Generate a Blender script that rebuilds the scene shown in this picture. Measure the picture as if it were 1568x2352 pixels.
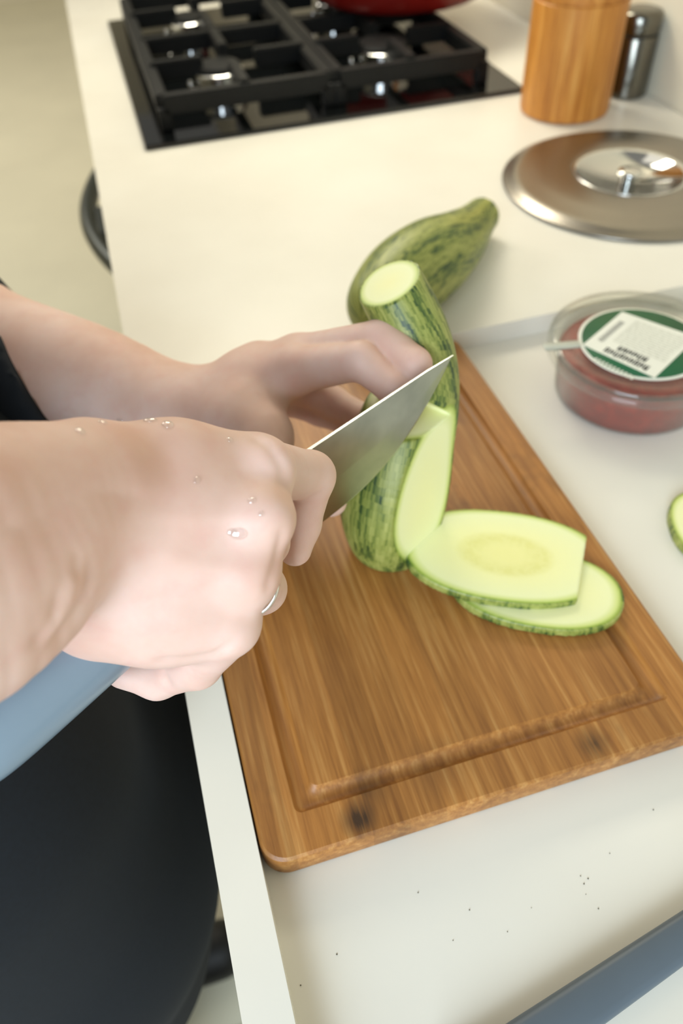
import bpy, bmesh, math, random
import numpy as np
from mathutils import Vector, Matrix, Euler
from mathutils.bvhtree import BVHTree

random.seed(7)
S = bpy.context.scene
for o in list(bpy.data.objects):
    bpy.data.objects.remove(o)
COL = S.collection
CZ = 0.90                     # height of the counter above the floor (m)

# ------------------------------------------------------------------ camera
W, H, F = 1568, 2352, 1728.9
CAM = Vector((0.03766, -0.99141, 0.37152 + CZ))
ROT = Euler((0.745382, 0.039337, -0.288383), 'XYZ')
cd = bpy.data.cameras.new('camera'); cam = bpy.data.objects.new('camera', cd)
COL.objects.link(cam); S.camera = cam
cam.location = CAM; cam.rotation_euler = ROT
cd.sensor_fit = 'VERTICAL'; cd.sensor_height = 36.0; cd.lens = F / H * 36.0
cd.clip_start = 0.01
cd.dof.use_dof = True; cd.dof.focus_distance = 0.315; cd.dof.aperture_fstop = 6.6

# ------------------------------------------------------------------ light
wd = bpy.data.worlds.new('world'); S.world = wd; wd.use_nodes = True
bg = wd.node_tree.nodes['Background']
bg.inputs[0].default_value = (0.86, 0.84, 0.76, 1); bg.inputs[1].default_value = 0.30
def area(name, loc, target, sx, sy, power, col):
    l = bpy.data.lights.new(name, 'AREA'); l.shape = 'RECTANGLE'; l.size = sx; l.size_y = sy
    l.energy = power; l.color = col
    o = bpy.data.objects.new(name, l); COL.objects.link(o); o.location = loc
    o.rotation_euler = (Vector(target) - Vector(loc)).to_track_quat('-Z', 'Y').to_euler()
    return o
area('window_daylight', (-0.74, -1.93, 1.54), (0.02, -0.8, 1.05), 0.8, 1.0, 37, (0.74, 0.87, 1.0))
area('ceiling_lamp_light', (-0.3, 0.3, 2.5), (0.1, -0.3, 0.9), 1.2, 1.2, 4, (1.0, 0.93, 0.80))
area('room_fill_light', (-1.3, 2.6, 2.5), (-0.9, 2.2, 0.0), 1.2, 1.2, 42, (1.0, 0.93, 0.82))  # added fill to brighten the floor and far wall, not a known lamp
area('hood_lamp_light', (0.30, 0.36, 1.68), (0.30, 0.0, 0.9), 0.45, 0.30, 7.0, (1.0, 0.93, 0.76))
S.view_settings.view_transform = 'Standard'; S.view_settings.look = 'None'
S.view_settings.gamma = 1.0; S.view_settings.use_curve_mapping = False
S.view_settings.exposure = 0.0

# ------------------------------------------------------------------ helpers
MROT = ROT.to_matrix()
def at(px, py, d):
    """point seen at photo position (px,py), d metres in front of the lens"""
    return CAM + MROT @ Vector(((px - W/2)/F*d, -(py - H/2)/F*d, -d))
def on(px, py, z):
    """point of the horizontal plane z (above the counter) seen at (px,py)"""
    v = MROT @ Vector(((px - W/2)/F, -(py - H/2)/F, -1.0))
    return CAM + v * ((z + CZ - CAM.z) / v.z)
def lin(c):
    return tuple((x/255/12.92 if x/255 <= 0.04045 else ((x/255+0.055)/1.055)**2.4) for x in c) + (1.0,)
def link(name, me, mat=None, parent=None):
    o = bpy.data.objects.new(name, me); COL.objects.link(o)
    if mat: me.materials.append(mat)
    if parent: o.parent = parent; o.matrix_parent_inverse = parent.matrix_world.inverted()
    return o
def empty(name, loc=(0, 0, 0)):
    o = bpy.data.objects.new(name, None); COL.objects.link(o); o.location = loc
    o.empty_display_size = 0.02
    bpy.context.view_layer.update()
    return o
def tag(o, label=None, cat=None, group=None, kind=None):
    if label: o['label'] = label
    if cat: o['category'] = cat
    if group: o['group'] = group
    if kind: o['kind'] = kind
    return o
def mesh_of(name, v, f, smooth=True):
    me = bpy.data.meshes.new(name); me.from_pydata([tuple(x) for x in v], [], [tuple(x) for x in f]); me.update()
    if smooth: me.shade_smooth()
    return me
def bm_mesh(name, bm, smooth=False):
    bmesh.ops.recalc_face_normals(bm, faces=bm.faces[:])
    me = bpy.data.meshes.new(name); bm.to_mesh(me); bm.free()
    if smooth: me.shade_smooth()
    return me
def box_bm(lo, hi, bev=0.0, seg=2, bm=None):
    bm = bm or bmesh.new()
    r = bmesh.ops.create_cube(bm, size=1.0)
    for v in r['verts']:
        v.co = Vector([lo[i] + (v.co[i]+0.5)*(hi[i]-lo[i]) for i in range(3)])
    if bev:
        es = {e for v in r['verts'] for e in v.link_edges}
        bmesh.ops.bevel(bm, geom=list(es), offset=bev, segments=seg, affect='EDGES', profile=0.5)
    return bm
def box(name, lo, hi, mat, parent=None, bev=0.0, seg=2):
    return link(name, bm_mesh(name, box_bm(lo, hi, bev, seg), smooth=False), mat, parent)
def lathe(name, prof, mat, parent=None, center=(0, 0, 0), n=64, axis=None, smooth=True, auto=True):
    """prof: list of (r,z) revolved about z (or about 'axis'); r==0 makes poles"""
    v, f = [], []; rings = []
    for r, z in prof:
        if r < 1e-7:
            rings.append([len(v)]); v.append(Vector((0, 0, z)))
        else:
            rings.append(list(range(len(v), len(v)+n)))
            for k in range(n):
                a = 2*math.pi*k/n; v.append(Vector((r*math.cos(a), r*math.sin(a), z)))
    for A, B in zip(rings, rings[1:]):
        for k in range(n):
            a, b = A[k % len(A)], A[(k+1) % len(A)]; c, d = B[(k+1) % len(B)], B[k % len(B)]
            q = []
            for x in (a, b, c, d):
                if x not in q: q.append(x)
            if len(q) > 2: f.append(q)
    M = Matrix.Translation(Vector(center))
    if axis is not None: M = M @ Vector(axis).to_track_quat('Z', 'Y').to_matrix().to_4x4()
    me = mesh_of(name, [M @ x for x in v], f, smooth)
    if auto:
        bm = bmesh.new(); bm.from_mesh(me)
        for e in bm.edges:
            if len(e.link_faces) == 2 and e.calc_face_angle(0) > math.radians(38): e.smooth = False
        bmesh.ops.recalc_face_normals(bm, faces=bm.faces[:])
        bm.to_mesh(me); bm.free()
    return link(name, me, mat, parent)
def tube(name, pts, rad, mat, parent=None, n=12, caps=True):
    pts = [Vector(p) for p in pts]
    if not hasattr(rad, '__len__'): rad = [rad]*len(pts)
    v, f = [], []
    up = Vector((0, 0, 1))
    for i, p in enumerate(pts):
        t = (pts[min(i+1, len(pts)-1)] - pts[max(i-1, 0)]).normalized()
        x = t.cross(up)
        if x.length < 1e-3: x = t.cross(Vector((1, 0, 0)))
        x.normalize(); y = t.cross(x)
        for k in range(n):
            a = 2*math.pi*k/n; v.append(p + (x*math.cos(a) + y*math.sin(a))*rad[i])
    for i in range(len(pts)-1):
        for k in range(n):
            f.append((i*n+k, i*n+(k+1) % n, (i+1)*n+(k+1) % n, (i+1)*n+k))
    if caps:
        f.append(list(range(n))[::-1]); f.append([(len(pts)-1)*n+k for k in range(n)])
    return link(name, mesh_of(name, v, f), mat, parent)

# ------------------------------------------------------------------ materials
class NT:
    def __init__(self, name):
        self.m = bpy.data.materials.new(name); self.m.use_nodes = True
        self.t = self.m.node_tree; self.b = self.t.nodes['Principled BSDF']
    def n(self, typ, **kw):
        x = self.t.nodes.new(typ)
        for k, v in kw.items(): setattr(x, k, v)
        return x
    def l(self, a, b): self.t.links.new(a, b)
    def set(self, **kw):
        for k, v in kw.items(): self.b.inputs[k.replace('_', ' ')].default_value = v
        return self
    def coord(self, out='Object', scale=(1, 1, 1), rot=(0, 0, 0)):
        c = self.n('ShaderNodeTexCoord'); mp = self.n('ShaderNodeMapping')
        mp.inputs['Scale'].default_value = scale; mp.inputs['Rotation'].default_value = rot
        self.l(c.outputs[out], mp.inputs['Vector']); return mp.outputs[0]
    def noise(self, vec, scale, detail=3, rough=0.5, dist=0):
        x = self.n('ShaderNodeTexNoise'); x.inputs['Scale'].default_value = scale
        x.inputs['Detail'].default_value = detail; x.inputs['Roughness'].default_value = rough
        x.inputs['Distortion'].default_value = dist
        if vec is not None: self.l(vec, x.inputs['Vector'])
        return x.outputs['Fac']
    def ramp(self, fac, stops, interp='LINEAR'):
        r = self.n('ShaderNodeValToRGB'); r.color_ramp.interpolation = interp
        e = r.color_ramp.elements
        while len(e) < len(stops): e.new(0.5)
        for i, (p, c) in enumerate(stops): e[i].position = p; e[i].color = c
        self.l(fac, r.inputs['Fac']); return r.outputs['Color']
    def mix(self, fac, a, b, mode='MIX'):
        x = self.n('ShaderNodeMix', data_type='RGBA', blend_type=mode)
        for val, inp in ((fac, x.inputs[0]), (a, x.inputs[6]), (b, x.inputs[7])):
            if hasattr(val, 'is_output'): self.l(val, inp)
            else: inp.default_value = val
        return x.outputs[2]
    def math(self, op, a, b=0.0, clamp=False):
        x = self.n('ShaderNodeMath', operation=op, use_clamp=clamp)
        for val, inp in ((a, x.inputs[0]), (b, x.inputs[1])):
            if hasattr(val, 'is_output'): self.l(val, inp)
            else: inp.default_value = val
        return x.outputs[0]
    def bump(self, h, strength=0.2, dist=0.001):
        x = self.n('ShaderNodeBump'); x.inputs['Strength'].default_value = strength
        x.inputs['Distance'].default_value = dist; self.l(h, x.inputs['Height'])
        self.l(x.outputs[0], self.b.inputs['Normal'])
    def col(self, c): self.l(c, self.b.inputs['Base Color'])
    def attr(self, name):
        a = self.n('ShaderNodeAttribute'); a.attribute_name = name; return a.outputs['Fac']
def plain(name, rgb, rough=0.5, metal=0.0, var=0.06, scale=30, **kw):
    m = NT(name); c = lin(rgb)
    f = m.noise(m.coord(), scale, 4)
    d = tuple(x*(1-var) for x in c[:3]) + (1,); e = tuple(min(1, x*(1+var)) for x in c[:3]) + (1,)
    m.col(m.ramp(f, [(0.3, d), (0.7, e)])); m.set(Roughness=rough, Metallic=metal, **kw)
    return m.m

M_counter = NT('white_worktop')
_v = M_counter.coord()
_f = M_counter.noise(_v, 7, 3)
_c = M_counter.ramp(_f, [(0.3, lin((226, 222, 209))), (0.7, lin((234, 231, 219)))])
M_counter.col(_c); M_counter.set(Roughness=0.32); M_counter = M_counter.m
M_wall = plain('cream_wall_paint', (222, 214, 192), 0.7, var=0.03, scale=6)
M_floor = plain('pale_floor', (226, 221, 196), 0.45, var=0.04, scale=3)
M_cab = plain('cream_cabinet', (224, 218, 200), 0.5, var=0.02, scale=5)
M_steel = plain('steel', (176, 174, 168), 0.24, 1.0, var=0.04, scale=60)
M_chrome = plain('chrome', (215, 215, 212), 0.10, 1.0, var=0.02)
M_iron = plain('black_cast_iron', (10, 12, 12), 0.5, var=0.25, scale=90, Specular_IOR_Level=0.3)
M_glass_black = plain('black_hob_glass', (10, 12, 12), 0.05, var=0.02)
M_red = plain('red_enamel', (122, 26, 20), 0.22, var=0.05)
M_black = plain('black_plastic', (20, 22, 22), 0.45, var=0.1)
M_navy = NT('navy_cloth')
_w = M_navy.noise(M_navy.coord(scale=(1, 1, 1)), 900, 2)
_w2 = M_navy.noise(M_navy.coord(), 9, 3)
M_navy.col(M_navy.mix(_w2, lin((8, 14, 21)), lin((15, 24, 34)))); M_navy.set(Roughness=0.9)
M_navy.bump(_w, 0.3, 0.0008); M_navy = M_navy.m
M_trouser = plain('dark_trouser_cloth', (7, 14, 20), 0.95, var=0.2, scale=400)
M_shoe = plain('black_shoe_leather', (14, 15, 15), 0.5)
M_mat = plain('brown_mat', (92, 66, 42), 0.9, var=0.3, scale=60)

def bamboo(name, a, b, c, stave=0.019, axis=0, dark=True, longit=(60, 2.2, 60), cyl=False, stains=None):
    m = NT(name)
    tc = m.n('ShaderNodeTexCoord'); sep = m.n('ShaderNodeSeparateXYZ'); m.l(tc.outputs['Object'], sep.inputs[0])
    if cyl:
        idx = m.math('FLOOR', m.math('DIVIDE', m.math('ARCTAN2', sep.outputs[1], sep.outputs[0]), stave))
    else:
        idx = m.math('FLOOR', m.math('DIVIDE', sep.outputs[axis], stave))
    wn = m.n('ShaderNodeTexWhiteNoise', noise_dimensions='1D'); m.l(idx, wn.inputs['W'])
    mp = m.n('ShaderNodeMapping'); mp.inputs['Scale'].default_value = longit
    m.l(tc.outputs['Object'], mp.inputs['Vector'])
    g = m.noise(mp.outputs[0], 4.0, 5, 0.65)
    g2 = m.noise(mp.outputs[0], 14.0, 3, 0.6)
    col = m.ramp(g, [(0.30, a), (0.52, b), (0.72, c)])
    tint = m.ramp(wn.outputs[0], [(0.0, (0.80, 0.78, 0.74, 1)), (0.5, (0.95, 0.95, 0.95, 1)), (1.0, (1.08, 1.06, 1.02, 1))])
    col = m.mix(1.0, col, tint, 'MULTIPLY')
    fine = m.ramp(g2, [(0.36, (0.84, 0.80, 0.76, 1)), (0.62, (1.03, 1.02, 1.0, 1))])
    col = m.mix(0.75, col, fine, 'MULTIPLY')
    if dark:
        st = m.noise(m.coord(scale=(1, 0.6, 1)), 26, 4, 0.6)
        col = m.mix(m.ramp(st, [(0.60, (0, 0, 0, 1)), (0.76, (0.55, 0.55, 0.55, 1))]), col, lin((78, 50, 26)))
    for (sx, sy, sr, amt) in (stains or []):
        vs = m.n('ShaderNodeVectorMath', operation='DISTANCE'); m.l(tc.outputs['Object'], vs.inputs[0]); vs.inputs[1].default_value = (sx, sy, CZ)
        w = m.math('MULTIPLY', m.math('SUBTRACT', 1.0, m.math('DIVIDE', vs.outputs['Value'], sr), clamp=True), m.math('MULTIPLY', g2, amt), clamp=True)
        col = m.mix(w, col, lin((62, 42, 24)))
    m.col(col); m.set(Roughness=0.48)
    m.bump(g2, 0.12, 0.0006)
    return m.m
M_board = bamboo('bamboo_board_wood', lin((140, 90, 40)), lin((170, 116, 56)), lin((194, 146, 84)),
                 stains=[(0.0712, -0.8565, 0.011, 2.6), (0.079, -0.8440, 0.014, 1.2), (0.1985, -0.8560, 0.012, 1.7), (0.118, -0.8440, 0.02, 0.7)])
M_canister = bamboo('bamboo_canister_wood', lin((172, 104, 34)), lin((208, 140, 58)), lin((226, 168, 88)),
                    stave=0.42, dark=False, longit=(40, 40, 2.0), cyl=True)

def zucchini_mat():
    m = NT('zucchini'); dep = m.attr('depth'); u = m.attr('u'); v = m.attr('v'); rr = m.attr('rel')
    cb = m.n('ShaderNodeCombineXYZ'); m.l(u, cb.inputs[0]); m.l(v, cb.inputs[1])
    mp = m.n('ShaderNodeMapping'); mp.inputs['Scale'].default_value = (2.6, 7.0, 1); m.l(cb.outputs[0], mp.inputs[0])
    s1 = m.noise(mp.outputs[0], 1.6, 4, 0.6, 0.6)
    mp2 = m.n('ShaderNodeMapping'); mp2.inputs['Scale'].default_value = (9, 90, 1); m.l(cb.outputs[0], mp2.inputs[0])
    s2 = m.noise(mp2.outputs[0], 1.2, 4, 0.65)
    mp3 = m.n('ShaderNodeMapping'); mp3.inputs['Scale'].default_value = (5, 45, 1); m.l(cb.outputs[0], mp3.inputs[0])
    s3 = m.noise(mp3.outputs[0], 1.3, 5, 0.7, 0.4)
    stripe = m.math('SINE', m.math('ADD', m.math('MULTIPLY', u, 8.0), m.math('MULTIPLY', s1, 7.0)))
    f = m.math('ADD', m.math('ADD', m.math('MULTIPLY', stripe, 0.055), m.math('MULTIPLY', s2, 0.50)), m.math('MULTIPLY', s3, 0.62))
    skin = m.ramp(f, [(0.42, lin((36, 64, 32))), (0.49, lin((86, 106, 44))), (0.565, lin((136, 145, 68))), (0.80, lin((180, 182, 104)))])
    # flesh by depth under the skin
    d = m.math('DIVIDE', dep, 0.03)
    fl = m.ramp(d, [(0.0, lin((86, 112, 30))), (0.03, lin((140, 164, 48))), (0.075, lin((204, 214, 130))),
                    (0.16, lin((234, 236, 182))), (0.5, lin((238, 236, 174))), (1.0, lin((238, 232, 158)))])
    sd = m.noise(m.coord(), 260, 2, 0.6)
    seed = m.math('MULTIPLY', m.ramp(rr, [(0.16, (0.1, 0.1, 0.1, 1)), (0.34, (1, 1, 1, 1)), (0.40, (1, 1, 1, 1)), (0.50, (0, 0, 0, 1))]),
                  m.ramp(sd, [(0.40, (0.6,)*3+(1,)), (0.6, (1, 1, 1, 1))]))
    sa = m.attr('seeds')
    fl = m.mix(m.math('MULTIPLY', m.math('MULTIPLY', seed, sa), 0.5), fl, lin((214, 208, 112)))
    cut = m.attr('cut')
    m.col(m.mix(cut, skin, fl)); m.set(Roughness=0.45, Subsurface_Weight=0.12, Subsurface_Scale=0.01)
    m.b.inputs['Subsurface Radius'].default_value = (1.0, 0.9, 0.4)
    m.bump(s2, 0.12, 0.0008)
    return m.m
M_zuc = zucchini_mat()

def skin_mat():
    m = NT('skin'); c = m.coord()
    a = m.noise(c, 22, 4, 0.55); b = m.noise(c, 85, 3, 0.6); p = m.noise(c, 1500, 2, 0.5)
    col = m.ramp(a, [(0.30, lin((211, 170, 152))), (0.5, lin((220, 185, 169))), (0.72, lin((227, 197, 185)))])
    col = m.mix(m.ramp(b, [(0.5, (0, 0, 0, 1)), (0.75, (0.28, 0.28, 0.28, 1))]), col, lin((212, 156, 144)))
    m.col(col); m.set(Roughness=0.58, Subsurface_Weight=0.22, Subsurface_Scale=0.006)
    m.b.inputs['Subsurface Radius'].default_value = (1.0, 0.36, 0.2)
    m.bump(m.math('ADD', m.math('MULTIPLY', p, 0.6), b), 0.10, 0.0006)
    return m.m
M_skin = skin_mat()

# ------------------------------------------------------------------ implicit surfaces (surface nets)
class Field:
    def __init__(self, lo, hi, h):
        self.lo = np.array(lo, float); self.h = h
        self.n = np.ceil((np.array(hi) - self.lo)/h).astype(int) + 1
        self.ax = [(self.lo[i] + h*np.arange(self.n[i])).astype(np.float32) for i in range(3)]
    def blank(self): return np.full(self.n, 0.06, np.float32)
    def win(self, pts, pad):
        P = np.array(pts); a = np.floor((P.min(0) - pad - self.lo)/self.h).astype(int); b = np.ceil((P.max(0) + pad - self.lo)/self.h).astype(int)
        a = np.clip(a, 0, self.n); b = np.clip(b, 0, self.n)
        return tuple(slice(a[i], max(a[i], b[i])) for i in range(3))
    def grid(self, w):
        return np.meshgrid(self.ax[0][w[0]], self.ax[1][w[1]], self.ax[2][w[2]], indexing='ij', sparse=True)
    def cone(self, G, a, ra, b, rb, k, sc=(1, 1, 1)):
        """smooth-union a tapered capsule a->b into G"""
        pad = max(ra, rb)*max(1/min(sc), 1) + max(k, 0.004)*1.5 + 0.006
        w = self.win([a, b], pad)
        if any(s.stop <= s.start for s in w): return
        X, Y, Z = self.grid(w)
        a = np.array(a, np.float32); b = np.array(b, np.float32); ba = (b - a)*np.array(sc, np.float32); L = float(ba @ ba) + 1e-12
        x, y, z = (X - a[0])*sc[0], (Y - a[1])*sc[1], (Z - a[2])*sc[2]
        t = np.clip((x*ba[0] + y*ba[1] + z*ba[2])/L, 0, 1)
        d = np.sqrt((x - t*ba[0])**2 + (y - t*ba[1])**2 + (z - t*ba[2])**2) - (ra + (rb - ra)*t)
        G[w] = smin(G[w], d, k)
    def chain(self, G, pts, k):
        for (p, r), (q, s) in zip(pts, pts[1:]): self.cone(G, p, r, q, s, k)
    def mesh(self, G):
        return surface_nets(G, self.lo, self.h)
def smin(a, b, k):
    if k <= 0: return np.minimum(a, b)
    h = np.maximum(k - np.abs(a - b), 0)/k
    return np.minimum(a, b) - h*h*k*0.25
def surface_nets(G, lo, h):
    s = G < 0
    n = np.array(G.shape) - 1
    c = [s[i:i+n[0], j:j+n[1], k:k+n[2]] for i in (0, 1) for j in (0, 1) for k in (0, 1)]
    tot = sum(x.astype(np.int8) for x in c)
    idx = np.argwhere((tot > 0) & (tot < 8))
    vid = np.full(n, -1, np.int64); vid[tuple(idx.T)] = np.arange(len(idx))
    acc = np.zeros((len(idx), 3)); cnt = np.zeros(len(idx))
    cor = np.array([(i, j, k) for i in (0, 1) for j in (0, 1) for k in (0, 1)])
    val = np.stack([G[idx[:, 0]+q[0], idx[:, 1]+q[1], idx[:, 2]+q[2]] for q in cor], 1).astype(float)
    for a in range(8):
        for b in range(a+1, 8):
            if np.abs(cor[a] - cor[b]).sum() != 1: continue
            va, vb = val[:, a], val[:, b]; m = (va < 0) != (vb < 0)
            t = va[m]/(va[m] - vb[m])
            acc[m] += cor[a] + t[:, None]*(cor[b] - cor[a]); cnt[m] += 1
    V = lo + h*(idx + acc/cnt[:, None])
    Q = []
    for ax in range(3):
        e1 = [slice(None)]*3; e2 = [slice(None)]*3
        e1[ax] = slice(0, -1); e2[ax] = slice(1, None)
        A = s[tuple(e1)]; B = s[tuple(e2)]
        E = np.argwhere(A != B); u, v = [(1, 2), (2, 0), (0, 1)][ax]
        ok = (E[:, u] > 0) & (E[:, v] > 0) & (E[:, u] < n[u]) & (E[:, v] < n[v])
        E = E[ok]; ina = A[tuple(E.T)]
        def g(du, dv):
            P = E.copy(); P[:, u] -= du; P[:, v] -= dv; return vid[tuple(P.T)]
        q = np.stack([g(1, 1), g(0, 1), g(0, 0), g(1, 0)], 1)
        q[~ina] = q[~ina][:, ::-1]; Q.append(q)
    return V, np.concatenate(Q)
def np_mesh(name, V, Q, attrs=None, smooth_it=0):
    me = bpy.data.meshes.new(name)
    if smooth_it:
        e = np.concatenate([Q[:, [0, 1]], Q[:, [1, 2]], Q[:, [2, 3]], Q[:, [3, 0]]])
        for _ in range(smooth_it):
            sm = np.zeros_like(V); ct = np.zeros(len(V))
            np.add.at(sm, e[:, 0], V[e[:, 1]]); np.add.at(sm, e[:, 1], V[e[:, 0]])
            np.add.at(ct, e[:, 0], 1); np.add.at(ct, e[:, 1], 1)
            V = V*0.5 + 0.5*sm/ct[:, None]
    me.vertices.add(len(V)); me.vertices.foreach_set('co', V.astype(np.float32).ravel())
    me.loops.add(len(Q)*4); me.loops.foreach_set('vertex_index', Q.astype(np.int32).ravel())
    me.polygons.add(len(Q)); me.polygons.foreach_set('loop_start', (np.arange(len(Q))*4).astype(np.int32))
    me.update(); me.validate(); me.shade_smooth()
    for k, a in (attrs or {}).items():
        at_ = me.attributes.new(k, 'FLOAT', 'POINT'); at_.data.foreach_set('value', np.asarray(a, np.float32))
    return me

# ================================================================== STRUCTURE
fl = box('floor', (-3.2, -3.4, -0.05), (1.2, 5.2, 0.0), M_floor); tag(fl, kind='structure')
wr = box('wall_right', (0.72, -3.4, 0.0), (0.86, 5.2, 2.6), M_wall); tag(wr, kind='structure')
wl = box('wall_left', (-3.34, -3.4, 0.0), (-3.2, 5.2, 2.6), M_wall); tag(wl, kind='structure')
wf = box('wall_far', (-3.2, 5.2, 0.0), (1.2, 5.34, 2.6), M_wall); tag(wf, kind='structure')

# base cabinets under the worktop
for (y0, y1, lab) in [(-1.60, -1.0, 'cream base cabinet nearest the camera end of the counter'), (-1.0, -0.5, 'cream base cabinet under the bamboo cutting board'),
                      (-0.5, -0.01, 'cream base cabinet between the cutting board and the oven'), (0.59, 1.40, 'wide cream base cabinet at the far end beyond the oven')]:
    e = empty('base_cabinet', (0.36, (y0+y1)/2, 0))
    box('cabinet_body', (0.045, y0+0.001, 0.10), (0.715, y1-0.001, CZ-0.041), M_cab, e)
    d = box('door', (0.025, y0+0.004, 0.12), (0.044, y1-0.004, CZ-0.06), M_cab, e, 0.002)
    box('handle', (0.010, (y0+y1)/2-0.07, CZ-0.12), (0.025, (y0+y1)/2+0.07, CZ-0.105), M_steel, d, 0.003)
    box('plinth', (0.09, y0+0.001, 0.0), (0.11, y1-0.001, 0.10), M_cab, e)
    tag(e, lab, 'cabinet')
# oven under the hob, its bowed handle reaching out past the counter edge
ov = empty('oven', (0.36, 0.29, 0))
box('oven_body', (0.045, -0.008, 0.0), (0.715, 0.588, CZ-0.042), M_cab, ov)
box('control_panel', (0.022, -0.006, CZ-0.150), (0.044, 0.586, CZ-0.045), M_cab, ov, 0.002)
od = box('door', (0.020, -0.006, 0.16), (0.044, 0.586, CZ-0.155), M_cab, ov, 0.003)
box('door_glass', (0.0185, 0.06, 0.25), (0.021, 0.52, CZ-0.26), M_glass_black, od, 0.001)
hp = [Vector((0.014 - 0.057*math.sin(math.pi*t)**0.8, 0.05 + 0.455*t, CZ-0.195)) for t in np.linspace(0, 1, 21)]
M_dgrey = plain('dark_grey_metal', (62, 68, 64), 0.35, 0.6, var=0.05)
box('handle_mount', (-0.030, 0.20, CZ-0.205), (0.021, 0.30, CZ-0.185), M_dgrey, od, 0.003)
tube('oven_handle', [hp[0] + Vector((0.008, 0, 0))] + hp + [hp[-1] + Vector((0.008, 0, 0))], 0.014, M_dgrey, od, 16)
for y in (0.12, 0.29, 0.46):
    lathe('oven_knob', [(0, 0), (0.018, 0), (0.018, 0.014), (0.015, 0.018), (0, 0.018)], M_dgrey, ov, (0.022, y, CZ-0.10), 28, (-1, 0, 0))
tag(ov, 'cream built-in oven below the hob with a dark bowed handle', 'oven')

# worktop: slab with a shallow recessed working area
SUNK = -0.018
def worktop():
    bm = bmesh.new()
    x0, x1, y0, y1 = 0.0, 0.718, -1.60, 1.40; a0, a1, b0, b1 = 0.0212, 0.64, -1.45, -0.4905
    zt, zb, zs = CZ, CZ-0.04, CZ+SUNK
    def ring(pts, z): return [bm.verts.new((x, y, z)) for x, y in pts]
    O = [(x0, y0), (x1, y0), (x1, y1), (x0, y1)]; I = [(a0, b0), (a1, b0), (a1, b1), (a0, b1)]
    ob, ot, it, ib = ring(O, zb), ring(O, zt), ring(I, zt), ring(I, zs)
    bm.faces.new(ob[::-1]); bm.faces.new(ib)
    for A, B in ((ob, ot), (ot, it), (it, ib)):
        for k in range(4): bm.faces.new((A[k], A[(k+1) % 4], B[(k+1) % 4], B[k]))
    bm.edges.ensure_lookup_table()
    es = [e for e in bm.edges if e.calc_face_angle(0) > 0.5]
    bmesh.ops.bevel(bm, geom=es, offset=0.0018, segments=3, affect='EDGES', profile=0.5)
    return bm_mesh('countertop', bm)
wt = link('countertop', worktop(), M_counter)
tag(wt, 'white kitchen worktop with a shallow recessed working area', 'countertop')

# ================================================================== CUTTING BOARD
def board():
    cx, cy = (0.0218+0.2705)/2, (-0.8655-0.4925)/2; hx, hy = (0.2705-0.0218)/2, (0.8655-0.4925)/2
    zb, zt = SUNK+CZ+0.0002, CZ
    prof = [(0.0025, zb), (0.0005, zb+0.001), (0.0, zb+0.003), (0.0, zt-0.004), (0.0005, zt-0.0012), (0.0018, zt), (0.0203, zt)]
    for k in range(0, 9):
        t = k/8; prof.append((0.0205 + 0.0110*t, zt - 0.0042*math.sin(math.pi*t)**0.6))
    prof += [(0.0317, zt), (0.036, zt)]
    R0 = 0.013; nc = 10; v = []; f = []
    def loop(off, z):
        r = max(R0 - off*0.45, 0.004); ax, ay = hx-off, hy-off; out = []
        for q, (sx, sy) in enumerate([(1, 1), (-1, 1), (-1, -1), (1, -1)]):
            for k in range(nc):
                a = math.pi/2*(q + k/(nc-1)); out.append((cx + sx*(ax-r) + r*math.cos(a), cy + sy*(ay-r) + r*math.sin(a), z))
        return out
    N = 4*nc
    for off, z in prof: v += loop(off, z)
    for i in range(len(prof)-1):
        for k in range(N): f.append((i*N+k, i*N+(k+1) % N, (i+1)*N+(k+1) % N, (i+1)*N+k))
    f.append([(len(prof)-1)*N+k for k in range(N)]); f.append(list(range(N))[::-1])
    me = mesh_of('cutting_board', v, f, True)
    bm = bmesh.new(); bm.from_mesh(me)
    for e in bm.edges:
        if len(e.link_faces) == 2 and e.calc_face_angle(0) > math.radians(32): e.smooth = False
    bm.to_mesh(me); bm.free()
    return me
bd = link('cutting_board', board(), M_board)
tag(bd, 'rectangular bamboo cutting board with a juice groove along its edge', 'cutting board')

# ================================================================== ZUCCHINI
def spline(P, n):
    P = np.array(P, float); t = np.linspace(0, len(P)-1, n); i = np.clip(t.astype(int), 0, len(P)-2); s = (t - i)[:, None]
    Pm = np.vstack([2*P[0]-P[1], P, 2*P[-1]-P[-2]])
    a, b, c, d = Pm[i], Pm[i+1], Pm[i+2], Pm[i+3]
    return 0.5*(2*b + (c-a)*s + (2*a-5*b+4*c-d)*s**2 + (3*b-a-3*c+d)*s**3)
def tube_field(Fd, ctrl, n=70):
    """ctrl rows x,y,z,r ; returns sdf, u(angle), v(length) on the whole grid"""
    A = spline(ctrl, n); X, Y, Z = np.meshgrid(*Fd.ax, indexing='ij')
    best = np.full(X.shape, 9, np.float32); bi = np.zeros(X.shape, np.int16)
    for i, (x, y, z, r) in enumerate(A):
        d = np.sqrt((X-x)**2 + (Y-y)**2 + (Z-z)**2) - r
        m = d < best; best[m] = d[m]; bi[m] = i
    return best, bi, A, (X, Y, Z)
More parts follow.
